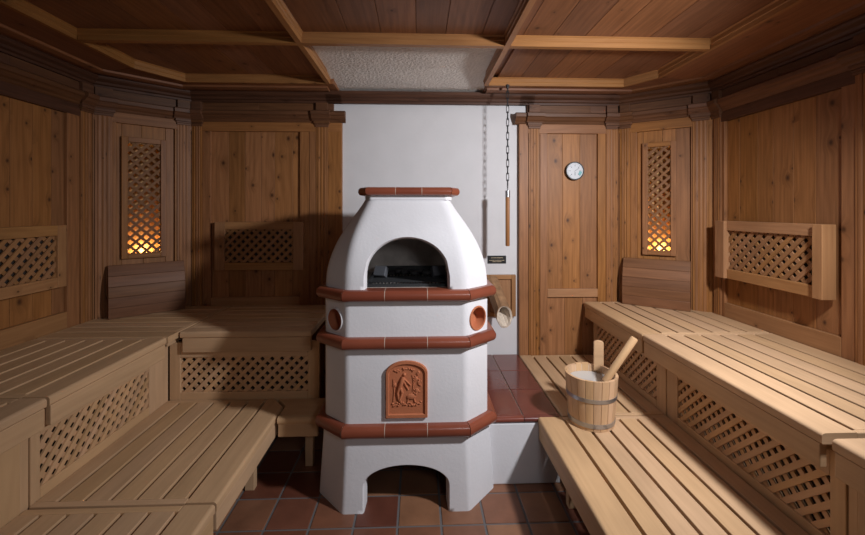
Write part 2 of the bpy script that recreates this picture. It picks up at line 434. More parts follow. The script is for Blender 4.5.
# side walls; local x runs from the far end towards the camera on the right, from the camera on the left
def side_wall(name, side):
    far = 2.735; Lw = far - YF
    # world positions measured from the far end
    d = lambda Y: far - Y
    rec = []; st = []; pl = []; ra = []
    if side == 'left': bays = [(2.545, 1.87), (1.56, .86), (.55, -.15), (-.46, -1.2)]; p0 = (2.635, 2.725)
    else: bays = [(2.63, 1.885), (1.50, .80), (.42, -.13), (-.46, -1.2)]; p0 = (2.655, 2.725)
    pl.append((d(p0[1]), d(p0[0]))); prev = d(p0[0])
    for i, (a, b) in enumerate(bays):
        a_, b_ = d(a), d(b)
        rec.append((a_, b_, .875, 2.10)); st.append((prev, a_, .3, 2.17)); ra.append((a_, b_, .70, .875))
        if i < 3:
            q_ = .07 if side == 'right' else .035; st.append((b_, b_+q_, .3, 2.17)); pl.append((b_+q_, b_+q_+.095)); pl.append((b_+q_+.11, b_+q_+.205)); prev = b_+q_+.205
        else: st.append((b_, Lw, .3, 2.17))
    if side == 'right':
        return wall(name, (XR, far, 0), -PI/2, Lw, rec, st, pl, rails=ra)
    f = lambda l: [(Lw-q[1], Lw-q[0], *q[2:]) for q in l]
    return wall(name, (XL, YF, 0), PI/2, Lw, f(rec), f(st), f(pl), rails=f(ra))
side_wall('wall_left', 'left'); side_wall('wall_right', 'right')
# front wall behind the camera
b = MB(); b.box(0, XR-XL, .045, .07, 0, ZC, 2); wf = struct('wall_front', b, DARKW); wf.location = (XR, YF, 0); wf.rotation_euler = (0,0,PI)
b = MB(); boards(b, 0, XR-XL, 0, 2.25); b.build('board_panel', DARKW, wf)
# white plaster wall behind the stove
b = MB(); b.box(-.70, .90, YB+.03, YB+.13, 0, ZC, 2); wb = struct('wall_back', b, WALLP)
c = MB(); c.ext(CROWN, -.70, .90, lambda p,q,t: (t, YB+.03-p-.03, q)); c.build('crown_moulding', DARKW, wb)

# ------------------------------------------------------------------ ceiling
b = MB(); b.box(XL-.1, XR+.1, YF-.1, YB+.15, ZC+.02, ZC+.06, 1)
ceil = struct('ceiling', b, CEILW)
b = MB(); x = XL-.05
while x < XR+.05:
    e = min(XR+.05, x + random.uniform(.15,.24))
    for (xa, xb) in ((x, e),):
        if xb <= -.60 or xa >= .46: b.box(xa+.001, xb-.001, YF, YB+.1, ZC, ZC+.02, 1)
        else: b.box(xa+.001, xb-.001, YF, 2.22, ZC, ZC+.02, 1)
    x = e
b.build('ceiling_boards', CEILW, ceil, bevel=.002)
pp = MB(); pp.ext([(2.21, ZC), (2.70, ZC), (YB+.12, 2.402), (YB+.12, ZC+.03), (2.21, ZC+.03)], -.64, .50, lambda p,q,t: (t,p,q))
pp.build('plaster_panel', CEILP, ceil)
# perimeter soffit with its coffer lip
IL, IR, IB = -1.81, 1.645, 2.875
dlx = (-1.81, 2.60), (-1.635, IB); drx = (1.645, 2.66), (1.505, IB)
def slab(mb, pts, z0, z1, g):
    ou, ov = mb.off(); n = len(pts); b0 = len(mb.v)
    mb.v += [(p[0],p[1],z0) for p in pts] + [(p[0],p[1],z1) for p in pts]
    U = lambda p: (ou+p[g], ov+p[1-g])
    mb.f.append(tuple(b0+i for i in reversed(range(n)))); mb.uv += [U(p) for p in reversed(pts)]
    mb.f.append(tuple(b0+n+i for i in range(n))); mb.uv += [U(p) for p in pts]
    for i in range(n):
        j = (i+1)%n; mb.f.append((b0+i,b0+j,b0+n+j,b0+n+i)); d0 = U(pts[i]); d1 = U(pts[j])
        if g == 0: mb.uv += [d0, d1, (d1[0], d1[1]+z1-z0), (d0[0], d0[1]+z1-z0)]
        else: mb.uv += [d0, d1, (d1[0], d1[1]+z1-z0), (d0[0], d0[1]+z1-z0)]
sf = MB()
slab(sf, [(XL,YF),(IL,YF),(IL,2.60),(XL,2.735)], ZS, ZC, 1)
slab(sf, [(XR,YF),(XR,2.735),(IR,2.66),(IR,YF)], ZS, ZC, 1)
slab(sf, [(XL,2.735),(IL,2.60),(-1.635,IB),(-1.716,YB)], ZS, ZC, 0)
slab(sf, [(XR,2.735),(1.58,YB),(1.505,IB),(IR,2.66)], ZS, ZC, 0)
slab(sf, [(-1.716,YB),(-1.635,IB),(-.60,IB),(-.60,YB)], ZS, ZC, 0)
slab(sf, [(1.58,YB),(.50,YB),(.50,IB),(1.505,IB)], ZS, ZC, 0)
tr = sf.build('trim_1', CEILW, bevel=.004); tr['kind'] = 'structure'
def lip(mb, a, b, z0=ZS-.004, z1=ZC):
    """moulded strip on the coffer edge from a to b; inner side on the left of a->b"""
    a = Vector(a); b = Vector(b); d = (b-a).normalized(); n = Vector((-d.y, d.x)); Ln = (b-a).length
    prof = [(-.006,z0),(.016,z0),(.016,z0+.022),(.020,z0+.026),(.020,z0+.048),(.027,z0+.054),(.027,z1),(-.006,z1)]
    mb.ext(prof, 0, Ln, lambda p,q,t: (a.x+d.x*t+n.x*p, a.y+d.y*t+n.y*p, q))
lp = MB()
lip(lp, (IL,2.60),(IL,YF)); lip(lp, (-1.635,IB),(IL,2.60)); lip(lp, (-.66,IB),(-1.635,IB)); lip(lp,(1.505,IB),(.51,IB)); lip(lp,(IR,2.66),(1.505,IB)); lip(lp,(IR,YF),(IR,2.66))
tr2 = lp.build('trim_2', BEAMW); tr2['kind'] = 'structure'
# a low bead along the middle of the soffit, parallel to the walls
k = 3
BP = [(0,0),(.004,.014),(.012,.020),(.028,.020),(.036,.014),(.040,0)]
def beam(x0, x1, y0, y1, ax):
    global k
    mb = MB(); cx = (x0+x1)/2; cy = (y0+y1)/2; hw = (x1-x0)/2 if ax == 'y' else (y1-y0)/2
    prof = [(-hw,ZS-.004),(hw,ZS-.004),(hw,ZS+.022),(hw+.004,ZS+.026),(hw+.004,ZS+.044),(hw+.011,ZS+.050),(hw+.011,ZC),(-hw-.011,ZC),(-hw-.011,ZS+.050),(-hw-.004,ZS+.044),(-hw-.004,ZS+.026),(-hw,ZS+.022)]
    if ax == 'y': mb.ext(prof, y0, y1, lambda p,q,t: (cx+p, t, q))
    else: mb.ext(prof, x0, x1, lambda p,q,t: (t, cy+p, q))
    o = mb.build('trim_%d' % k, BEAMW); o['kind'] = 'structure'; k += 1
for ya, yb in ((2.17, 2.205), (.75,.785)):
    beam(IL+.02, -.655, ya, yb, 'x'); beam(-.625, .475, ya, yb, 'x'); beam(.505, IR-.02, ya, yb, 'x')
beam(-.655, -.625, YF, IB, 'y'); beam(.475, .505, YF, IB, 'y')
for pts in ([(XL+.10,YF),(XL+.10,2.65),(XL+.45,2.985),(-.66,2.985)], [(XR-.10,YF),(XR-.10,2.65),(XR-.45,2.985),(.51,2.985)]):
    mb = MB()
    for a, b in zip(pts, pts[1:]):
        a = Vector(a); b = Vector(b); d = (b-a).normalized(); n = Vector((-d.y,d.x)); Ln = (b-a).length
        mb.ext([(-.05,ZS+.001),(-.046,ZS-.012),(-.01,ZS-.018),(.01,ZS-.018),(.046,ZS-.012),(.05,ZS+.001)], 0, Ln, lambda p,q,t: (a.x+d.x*t+n.x*p, a.y+d.y*t+n.y*p, q))
    o = mb.build('trim_%d' % k, CEILW); o['kind'] = 'structure'; k += 1

# ------------------------------------------------------------------ lattice frames on the walls
def framed(name, label, cat, loc, rz, W, H, st, rl, depth, group=None, back=True, matf=None, matl=None, per=.064, proud=0, lat_in=.012, st2=None):
    """local origin = bottom left of the frame on the wall surface, y points into the wall"""
    t = thing(name, label, cat, loc, rz, 'lattice grilles on the walls')
    matf = matf or PINEL; matl = matl or LATTW
    st2 = st2 or st
    for a, w_ in ((0, st), (W-st2, st2)):
        MB().box(a, a+w_, -depth-proud, 0, 0, H, 2).build('frame_stile', matf, t, bevel=.003)
    for a in (0, H-rl):
        MB().box(st, W-st2, -depth, 0, a, a+rl, 0).build('frame_rail', matf, t, bevel=.003)
    lt = lattice(W-st-st2, H-2*rl, per=per)
    lt.build('lattice', matl, t, M=Matrix.Translation((st, -depth+lat_in, rl)))
    if back: MB().box(st-.002, W-st2+.002, -.004, -.001, rl, H-rl, 0).build('shade_sheet', VOID, t)  # dark sheet painted as the shade behind the grille
    return t
framed('lattice_grille', 'framed pine lattice panel on the back wall, left of the stove', 'lattice panel', (-1.530, YB+.018, 1.045), 0, .66, .365, .075, .058, .055)
framed('lattice_grille', 'framed pine lattice panel cut off by the left edge, on the left side wall', 'lattice panel', (XL+.001, 1.78, 1.04), PI/2, .72, .37, .06, .062, .035)
framed('lattice_grille', 'framed pine lattice panel with thick raised end stile on the right side wall', 'lattice panel', (XR-.001, 2.62, 1.053), -PI/2, .715, .375, .08, .062, .055, proud=.02, st2=.052)
# lit niches
for side in ('left', 'right'):
    loc, rz, dl = diag(side); h0, W = WIN[side]
    loc = Vector((loc[0]+math.cos(rz)*h0, loc[1]+math.sin(rz)*h0, 1.16))
    t = thing('lattice_wall_light', 'tall lattice-covered corner light glowing amber at its foot, %s of the stove' % side, 'wall light', loc, rz, 'lattice lights in the corners')
    H = .85; sw = .036
    for a in (0, W-sw): MB().box(a, a+sw, -.006, .02, 0, H, 2).build('frame_stile', PINEF, t, bevel=.003)
    for a in (0, H-sw): MB().box(sw, W-sw, -.006, .02, a, a+sw, 0).build('frame_rail', PINEF, t, bevel=.003)
    lattice(W-2*sw, H-2*sw, per=.062, sw=.0175).build('lattice', LATTD, t, M=Matrix.Translation((sw, .006, sw)))
    nb = MB(); a0, a1, b1 = sw-.005, W-sw+.005, .13
    nb.box(a0, a1, b1, b1+.005, -.08, H, 2); nb.box(a0-.005, a0, .072, b1, -.08, H, 2); nb.box(a1, a1+.005, .072, b1, -.08, H, 2); nb.box(a0, a1, .072, b1, -.085, -.08, 0); nb.box(a0, a1, .02, b1, H-.04, H-.03, 0)
    nb.build('niche', AMBER, t)
    bl = MB(); bl.lathe([(.001,-.03),(.012,-.028),(.013,-.01),(.024,.012),(.028,.03),(.022,.048),(.001,.058)], 20, (W/2, .100, -.03)); bl.build('bulb', BULB, t, smooth=True)
    ld = bpy.data.lights.new('niche_lamp', 'POINT'); ld.energy = 1.5; ld.color = (1,.62,.26); ld.shadow_soft_size = .03
    lo = bpy.data.objects.new('niche_lamp', ld); C.objects.link(lo); lo.parent = t; lo.location = (W/2, .100, .045)

# ------------------------------------------------------------------ benches
def front_prof(z, h):
    # (distance from front edge inwards, z)
    top = [(.0, z-.036),(-.004, z-.030),(-.006, z-.018),(-.003, z-.008),(.006, z-.0015),(.018, z),(.0, z)]
    return top
def bench(label, x0, x1, y0, y1, z, ax, front, gaps, fas=.135, rail=.03, legs=(), group=None, name='sauna_bench', rails=(True, True), corner=0, fas_t=.024, nofront_ends=False):
    """ax 'y': slats run along y and gaps lists x positions, front = 'x-' or 'x+' side; ax 'x': slats run along x, front 'y-'"""
    t = thing(name, label, 'bench', ((x0+x1)/2, (y0+y1)/2, 0), 0, group)
    ox, oy = (x0+x1)/2, (y0+y1)/2
    gw = .0072
    if ax == 'y': a0, a1, t0, t1 = x0, x1, y0, y1; mp = lambda a, b, tt: (a-ox, tt-oy, b)
    else: a0, a1, t0, t1 = y0, y1, x0, x1; mp = lambda a, b, tt: (tt-ox, a-oy, b)
    def bx(mb, aa, ab, ta, tb, za, zb, g):
        if ax == 'y': mb.box(aa-ox, ab-ox, ta-oy, tb-oy, za, zb, g)
        else: mb.box(ta-ox, tb-ox, aa-oy, ab-oy, za, zb, g)
    gr = 1 if ax == 'y' else 0; cg = 1-gr
    s0, s1 = t0 + (rail if rails[0] else 0), t1 - (rail if rails[1] else 0)
    sgn = 1 if front in ('x-', 'y-') else -1
    fe = a0 if sgn > 0 else a1
    ed = sorted(gaps); ed = ([a0] + ed + [a1])
    for i in range(len(ed)-1):
        aa, ab = ed[i], ed[i+1]
        isf = (i == 0 and sgn > 0) or (i == len(ed)-2 and sgn < 0)
        if isf: # front board with a rounded nose and full length
            far = (ab if sgn > 0 else aa) - sgn*gw
            w = abs(far-fe)
            pr = [(.003, z-.036),(.0005, z-.0335),(0, z-.030),(0, z-.012),(.0012, z-.0068),(.0045, z-.0028),(.0095, z-.0005),(.014, z),(w-.003, z),(w, z-.003),(w, z-.036)]
            if corner:
                mb = MB(); rows = []
                for tt, sh in ((t0+.002, 0), (t1-.002-corner*1.25, 0), (t1-.004, corner)):
                    rows.append([mp(fe+sgn*(p+sh if p < w-.02 else p), q, tt) for p, q in pr])
                ou, ov = mb.off()
                mb.grid(rows, closed=True); 
                nn = len(pr); mb.uv = [(ou + (p[1]), ov + p[0]) for p in [mb.v[i] for f in mb.f for i in f]]
                for base, rv in ((0, False), (2*nn, True)):
                    idx = [base+i for i in range(nn)]; idx = idx if rv else idx[::-1]
                    mb.f.append(tuple(idx)); mb.uv += [(ou, ov)]*nn
            else:
                mb = MB(); mb.ext(pr, t0+.002, t1-.002, lambda p,q,tt: mp(fe+sgn*p, q, tt))
            o_ = mb.build('front_board', BENCH, t, smooth=True, ang=50); m_ = o_.modifiers.new('WeightedNormal', 'WEIGHTED_NORMAL'); m_.keep_sharp = True; m_.weight = 100
        else:
            mb = MB(); bx(mb, aa + (gw if i else 0), ab - (gw if i < len(ed)-2 else 0), s0+.0005, s1-.0005, z-.030, z, gr)
            mb.build('slat', BENCH, t, bevel=.003)
    fb = ed[1]-gw if sgn > 0 else ed[-2]+gw
    for ok, ra, rb in ((rails[0], t0+.002, t0+rail), (rails[1], t1-rail, t1-.002)):
        if ok:
            mb = MB(); bx(mb, (fb+.0005) if sgn > 0 else a0, a1 if sgn > 0 else fb-.0005, ra, rb, z-.03, z-.0005, cg); mb.build('end_rail', BENCH, t, bevel=.003)
    # joists below the slats
    n = max(2, int((t1-t0)/.45)+1)
    for i in range(n):
        tt = t0+.05 + (t1-t0-.1)*i/(n-1)
        mb = MB(); bx(mb, a0+.04, a1-.04, tt-.02, tt+.02, z-.07, z-.025, cg); mb.build('joist', BENCH, t)
    # fascia
    te = t1-.004 - (corner*1.25 if corner else 0)
    mb = MB(); fa = fe+sgn*.004; fb2 = fe+sgn*(.004+fas_t)
    bx(mb, min(fa,fb2), max(fa,fb2), t0+.012, te, z-fas, z-.038, gr); mb.build('fascia', BENCH, t, bevel=.004)
    if corner:
        mb = MB(); p0 = Vector((fe+sgn*.004, te)); p1 = Vector((fe+sgn*(corner+.004), t1-.004)); p2 = p1+Vector((sgn*fas_t,0)); p3 = p0+Vector((sgn*fas_t,0))
        pts = [p0,p1,p2,p3]; slab(mb, [((p.x-ox), (p.y-oy)) for p in pts], z-fas, z-.038, 1); mb.build('fascia', BENCH, t)
    for lx, ly in legs:
        MB().box(lx-.025-ox, lx+.025-ox, ly-.02-oy, ly+.02-oy, 0, z-.03, 2).build('leg', BENCH, t, bevel=.003)
    return t

LZR = LZ+.008
GU = 'upper tier benches'; GL = 'lower tier benches'
ul = [-2.06,-1.955,-1.85,-1.75,-1.645,-1.54]
bench('upper tier bench along the left wall, middle section with slats pointing into the room', XL+.005, -1.43, 1.605, 2.33, UZ, 'y', 'x+', ul, fas=.118, group=GU)
bench('nearest upper tier bench section at the lower left edge', XL+.005, -1.43, .62, 1.597, UZ, 'y', 'x+', ul, fas=.118, group=GU)
bench('upper tier bench section filling the back left corner, below the left curved backrest', XL+.005, -1.425, 2.338, 3.09, UZ, 'x', 'y-', [2.45,2.55,2.65,2.755,2.86,2.965], rail=.02, fas=.05, rails=(True,True), group=GU)
bench('upper tier bench under the back lattice panel, left of the stove', -1.415, -.64, 2.428, 3.09, UZ, 'x', 'y-', [2.53,2.63,2.73,2.83,2.93,3.02], rail=.02, fas=.125, rails=(True,True), group=GU)
ur = [1.425,1.525,1.625,1.735,1.84,1.945]
bench('upper tier bench in the back right corner, below the right curved backrest', 1.30, XR-.005, 2.276, 3.09, UZ+.006, 'y', 'x-', ur, rail=.02, fas=.118, group=GU)
bench('long upper tier bench along the right wall, in front of its lattice panel', 1.30, XR-.005, 1.24, 2.270, UZ+.006, 'y', 'x-', ur, rail=.02, fas=.118, group=GU)
bench('nearest upper tier bench section at the lower right edge', 1.30, XR-.005, .3, 1.212, UZ+.006, 'y', 'x-', ur, rail=.02, fas=.118, group=GU)
# lower tier
ll = [-1.41,-1.31,-1.21,-1.112,-1.012,-.912]
bench('large lower tier bench on the left with a chamfered front corner', -1.493, -.785, 1.588, 2.452, LZ, 'y', 'x+', ll, corner=.075, fas=.12, legs=[(-.90,2.19),(-.90,1.72)], group=GL)
bench('nearest lower tier bench section at the bottom left corner', -1.493, -.785, .62, 1.580, LZ, 'y', 'x+', ll, fas=.12, legs=[(-.90,1.4),(-.90,.8)], group=GL)
t = thing('sauna_bench', 'short lower tier bench piece between the left bench and the stove', 'bench', (-.66, 2.33, 0), 0, GL)
mb = MB(); slab(mb, [(-.112,-.085),(.108,-.085),(.108,.12),(-.183,.12),(-.112,.034)], LZ-.03, LZ, 0); mb.build('seat_board', BENCH, t, bevel=.006)
mb = MB(); mb.ext([(-.105,LZ-.036),(-.109,LZ-.030),(-.110,LZ-.018),(-.107,LZ-.008),(-.10,LZ-.002),(-.085,LZ),(-.085,LZ-.036)], -.112, .108, lambda p,q,tt: (tt, p, q)); mb.build('front_nosing', BENCH, t, smooth=True, ang=50)
MB().box(-.110, .106, -.102, -.078, LZ-.11, LZ-.037, 0).build('fascia', BENCH, t, bevel=.004)
MB().box(.0, .045, .035, .075, 0, LZ-.03, 2).build('leg', BENCH, t, bevel=.003)
lr = [.79,.89,.988,1.088,1.186,1.282]
bench('front lower tier bench on the right that carries the wooden bucket', .655, 1.365, .3, 2.165, LZR, 'y', 'x-', lr, fas=.115, legs=[(.78,2.0),(.78,1.2),(1.30,2.0),(1.30,1.2)], group=GL)
bench('rear lower tier bench on the right between the tiled ledge and the lattice riser', .79, 1.365, 2.173, 3.09, LZR, 'y', 'x-', lr[1:], fas=.10, legs=[(1.30,2.9),(.86,2.9)], rail=.025, group=GL)

# ------------------------------------------------------------------ lattice risers below the upper tier
def riser(label, ax, fixed, t0, t1, o0, o1, side, post=None):
    """vertical lattice screen from z=LZ+.0 to the bench; o0..o1 = lattice opening along t"""
    z0, z1 = LZ-.045, UZ-.0715; zo0, zo1 = .402, .612
    if ax == 'y':
        if side == 'left': loc = (fixed, t0, 0); rz = PI/2; u = lambda q: q-t0
        else: loc = (fixed, t1, 0); rz = -PI/2; u = lambda q: t1-q
    else: loc = (t0, fixed, 0); rz = 0; u = lambda q: q-t0
    t = thing('lattice_riser', label, 'lattice screen', loc, rz, 'lattice screens under the upper benches')
    a, b = sorted((u(o0), u(o1))); W = abs(t1-t0)
    MB().box(0, a, 0, .025, z0, z1, 2).build('frame_stile', BENCH, t, bevel=.003)
    MB().box(b, W, 0, .025, z0, z1, 2).build('frame_stile', BENCH, t, bevel=.003)
    MB().box(a, b, 0, .025, z0, zo0, 0).build('frame_rail', BENCH, t, bevel=.003)
    MB().box(a, b, 0, .025, zo1, z1, 0).build('frame_rail', BENCH, t, bevel=.003)
    lattice(b-a, zo1-zo0, per=.0585, sw=.021).build('lattice', LATT, t, M=Matrix.Translation((a, .006, zo0)))
    MB().box(a-.01, b+.01, .05, .054, z0, z1, 0).build('shade_sheet', VOID, t)  # dark sheet in place of the shaded space under the bench
    return t
riser('lattice screen under the upper bench along the left wall', 'y', -1.495, 1.60, 2.452, 1.640, 2.285, 'left')
riser('lattice screen under the nearest upper bench at the left edge', 'y', -1.495, .62, 1.56, .68, 1.47, 'left')
riser('lattice screen facing the camera, left of the stove below the back bench', 'x', 2.455, -1.49, -.60, -1.425, -.668, 'back')
riser('short lattice screen behind the wooden bucket, below the corner bench', 'y', 1.372, 2.17, 3.085, 2.255, 3.03, 'right')
riser('long lattice screen on the right under the long upper bench', 'y', 1.372, 1.235, 2.135, 1.285, 2.07, 'right')
riser('lattice screen under the nearest upper bench at the right edge', 'y', 1.372, .30, 1.20, .36, 1.14, 'right')
def post(label, x, y, w=.03, d=.03):
    o = MB().box(-w/2, w/2, -d/2, d/2, 0, UZ-.08, 2).build('bench_post', BENCH, None, bevel=.003); o.location = (x, y, 0); tag(o, label, 'post', 'posts beside the lattice screens')
post('narrow upright post between the two lattice screens on the right', 1.392, 2.1525, .03, .03)
post('narrow upright post at the near end of the long right lattice screen', 1.392, 1.2175, .03, .03)
post('narrow upright post beside the left lattice screen at the left edge', -1.515, 1.58, .03, .035)

# ------------------------------------------------------------------ curved backrests
def backrest(label, cx, cy, rz):
    t = thing('curved_backrest', label, 'backrest', (cx+.028*math.sin(rz), cy-.028*math.cos(rz), UZ+(.001 if rz > 0 else .007)), rz, 'curved backrests in the corners')
    W = .44; n = 5; H = .350
    def prof(s):  # s 0..1 -> (y toward wall, z)
        return (.010 - .030*math.sin(PI*(.10+.72*s)) + .055*s*s, H*s)
    for i in range(n):
        mb = MB(); rows = 5
        pr = []
        for kx in range(rows): s = (i + .006 + .988*kx/(rows-1))/n; y, z = prof(s); pr.append((y, z))
        pb = [(y+.018, z) for y, z in reversed(pr)]
        mb.ext(pr+pb, -W/2, W/2, lambda p,q,t_: (t_, p, q)); mb.build('slat', REST, t, bevel=.002, smooth=True, ang=50)
    for sx in (-W/2+.03, W/2-.05):
        mb = MB(); pr = [prof(k/8) for k in range(9)]; pf = [(y+.0185, z) for y, z in pr]; pb = [(.10 if z < .27 else y+.06, z) for y, z in reversed(pr)]
        pb = [(max(y+.021, min(y+.05, .070)), z) for y, z in reversed(pr)]
        mb.ext(pf+pb, sx, sx+.022, lambda p,q,t_: (t_, p, q)); mb.build('side_support', REST, t)
    return t
backrest('dark curved slatted backrest leaning in the back left corner', -1.890, 2.875, math.radians(39.4))
backrest('dark curved slatted backrest leaning in the back right corner', 1.757, 2.902, math.radians(-36.7))

# ------------------------------------------------------------------ masonry stove
SX, SY = -.058, 2.36
def octo(wf, wo, yf, yc, r=.02, n=3):
    """outline ccw from front left corner; symmetric about SY"""
    yb, yd = 2*SY-yf, 2*SY-yc
    P = [(-wf,yf),(wf,yf),(wo,yc),(wo,yd),(wf,yb),(-wf,yb),(-wo,yd),(-wo,yc)]
    out = []; N_ = len(P)
    for i in range(N_):
        p = Vector(P[i]); a = (Vector(P[i-1])-p).normalized(); b = (Vector(P[(i+1)%N_])-p).normalized()
        r_ = min(r, .4*(Vector(P[i-1])-p).length, .4*(Vector(P[(i+1)%N_])-p).length)
        for k_ in range(n+1):
            u = k_/n; q = (p+a*r_)*(1-u)**2 + p*2*u*(1-u) + (p+b*r_)*u*u
            out.append((q.x+SX, q.y))
    return out
def shell(levels, arch, thick, r=.02):
    """levels: function z->(wf,wo,yf,yc); arch=(half width, spring z, apex z, centre x offset); front face gets an arched hole down to the bottom edge"""
    zs, fn = levels
    mb = MB(); n = 3
    loops = [[(x, y, z) for x, y in octo(*fn(z), r)] for z in zs]
    m = len(loops[0])
    # side faces: all but the front one (between point index n and n+1)
    order = list(range(n+1, m)) + list(range(0, n+1))
    mb.grid([[l[i] for i in order] for l in loops], off=(0, 5))
    def front(x, z):
        return (x, fn(z)[2], z)
    def edge(z, s):
        l = octo(*fn(z), r); return l[n][0] if s < 0 else l[n+1][0]
    z0, z1 = zs[0], zs[-1]; R = 20
    if arch:
        a, zsp, zap, cx = arch; cx += SX
        nc = 28
        th = [PI - PI*i/nc for i in range(nc+1)]
        ax = [cx + a*math.cos(q) for q in th]; az = [zsp + (zap-zsp)*math.sin(q)**.9 if 0 < q < PI else zsp for q in th]
        tf = min(1, .82*(edge(z1, 1)-SX)/a)
        cols = [[front(cx+(x-cx)*(1-(1-tf)*j/R), zz + (z1-zz)*j/R) for j in range(R+1)] for x, zz in zip(ax, az)]
        mb.grid(cols, off=(0,5))
        for s in (-1, 1):
            xa = cx + s*a; cols = []
            for k_ in range(4):
                c = []
                for j in range(R+1):
                    z = z0+(z1-z0)*j/R; xq = cx + (xa-cx)*(1-(1-tf)*max(0, (z-zsp)/(z1-zsp))); x = xq + (edge(z, s)-xq)*k_/3; c.append(front(x, z))
                cols.append(c)
            mb.grid(cols, off=(0,5))
        # reveal
        pts = [(cx-a, z0)] + [(cx-a, z0+(zsp-z0)*j/4) for j in range(1,4)] + list(zip(ax, az)) + [(cx+a, z0+(zsp-z0)*(4-j)/4) for j in range(1,4)] + [(cx+a, z0)]
        rows = []
        for kk, (dy, sh) in enumerate(((0,0),(.008,.006),(.02,.008),(thick,.012))):
            row = []
            for x, z in pts:
                dx = (cx-x)/a; hh = max(0, (z-zsp)/(zap-zsp)); row.append((x+dx*sh, fn(z)[2]+dy, z-hh*sh))
            rows.append(row)
        mb.grid(rows, off=(0,5))
        # inner skin gives the mouth its wall thickness
    else:
        mb.grid([[front(edge(z, -1), z), front(edge(z, 1), z)] for z in zs], off=(0,5))
    def orient(c):
        if arch and c.y > fn(c.z)[2] + .002 and c.y < fn(c.z)[2] + thick + .002 and abs(c.x-cx) < a + .001 and c.z < arch[2] + .003:
            return Vector((cx-c.x, 0, min(0, arch[1]-c.z)))
        return Vector((c.x-SX, c.y-SY, 0))
    mb.orient = orient
    return mb
def lerp_table(tab):
    def f(z):
        for i in range(len(tab)-1):
            if z <= tab[i+1][0]:
                a, b = tab[i], tab[i+1]; u = (z-a[0])/(b[0]-a[0]); return tuple(a[j]+(b[j]-a[j])*u for j in range(1,5))
        return tab[-1][1:]
    return f
def catmull(tab, n=6):
    out = []
    for i in range(len(tab)-1):
        p0 = tab[max(0,i-1)]; p1 = tab[i]; p2 = tab[i+1]; p3 = tab[min(len(tab)-1,i+2)]
        for k_ in range(n):
            u = k_/n
            out.append(tuple(.5*((2*b)+(c-a)*u+(2*a-5*b+4*c-d)*u*u+(3*b-a-3*c+d)*u**3) for a,b,c,d in zip(p0,p1,p2,p3)))
    out.append(tab[-1]); return out
stove = thing('masonry_stove', 'white plastered octagonal wood-fired sauna stove with terracotta rims', 'stove', (SX, SY, 0))
Ms = Matrix.Translation((-SX, -SY, 0))
# base with arched recess
fb_ = lerp_table([(0,.316,.468,1.985,2.15),(.385,.300,.436,2.0,2.12)])
shell(([.385*i/20 for i in range(21)], fb_), (.216,.125,.232,-.0), .09, .015).build('stove_base', PLAST, stove, smooth=True, M=Ms, weld=True)
b = MB(); b.box(SX-.28, SX+.28, 2.62, 2.66, 0, .38, 0); b.build('ash_chamber', SOOT, stove, M=Ms)
# middle bodies
fm = lambda z: (.300,.428,2.0,2.11)
mb = MB()
shell(([.40,.60,.82], fm), None, 0).build('stove_body', PLAST, stove, smooth=True, M=Ms, weld=True)
mb = MB(); lo1 = [(x, y) for x, y in octo(*fm(0))]; slab(mb, lo1, .84, 1.06, 0)
dr = mb.build('stove_drum', PLAST, stove, smooth=True, M=Ms, weld=True)
PORTS = []
for s_ in (-1, 1):
    cxp = SX + s_*(.3655); cyp = 2.0563; nx, ny = (s_*.11, -.128); ln = math.hypot(nx, ny); nx /= ln; ny /= ln
    R_ = Matrix.Translation((cxp, cyp, .942)) @ Matrix.Rotation(math.atan2(ny, nx) + PI/2, 4, 'Z') @ Matrix.Rotation(PI/2, 4, 'X')
    PORTS.append((s_, R_))
    cm = MB(); cm.lathe([(.001,-.075),(.0585,-.075),(.0585,.03),(.001,.03)], 40); co = cm.build('port_cutter', PLAST, None, M=R_, weld=True)
    co.parent = stove; co.matrix_local = Ms @ R_
    bo = dr.modifiers.new('b', 'BOOLEAN'); bo.object = co; bo.operation = 'DIFFERENCE'; bo.solver = 'EXACT'
bpy.context.view_layer.update()
dg = bpy.context.evaluated_depsgraph_get(); nm = bpy.data.meshes.new_from_object(dr.evaluated_get(dg)); dr.modifiers.clear(); dr.data = nm; wn_ = dr.modifiers.new('WeightedNormal', 'WEIGHTED_NORMAL'); wn_.keep_sharp = True; wn_.weight = 100
nm.set_sharp_from_angle(angle=math.radians(30))
for o in [o for o in bpy.data.objects if o.name.startswith('port_cutter')]: bpy.data.objects.remove(o)
# dome
tab = catmull([(1.10,.300,.430,2.0,2.115),(1.18,.298,.424,2.004,2.12),(1.26,.290,.405,2.018,2.135),(1.34,.276,.372,2.045,2.155),(1.42,.254,.325,2.085,2.18),(1.50,.225,.270,2.135,2.205),(1.562,.200,.232,2.175,2.225)], 4)
fd = lerp_table(tab)
shell(([1.10+.462*i/20 for i in range(21)], fd), (.216,1.165,1.362,.003), .045, .028).build('stove_dome', PLAST, stove, smooth=True, M=Ms, weld=True, ang=30)
mb = MB()
lo_ = [(x+.006, y) for x, y in octo(.208,.240,2.165,2.22,.01)]
slab(mb, lo_, 1.555, 1.58, 0); mb.build('cap_plinth', PLAST, stove, M=Ms)
# firebox floor + lining
mb = MB(); slab(mb, octo(.285,.41,2.03,2.13), 1.062, 1.098, 0); mb.build('hearth', SOOT, stove, M=Ms)
lin = MB(); lv = []
for q in tab[:-3]:
    wf, wo, yf, yc = q[1:]; lv.append([(x, y, q[0]) for x, y in octo(wf-.035, wo-.04, yf+.04, yc+.03, .02)][4:] )
lin.grid(lv); top = lv[-1]; lin.v += top; n0 = len(lin.v)-len(top); lin.f.append(tuple(range(n0, n0+len(top)))); lin.uv += [(p[0],p[1]) for p in top]
lin.build('firebox_lining', SOOT, stove, M=Ms, smooth=True)
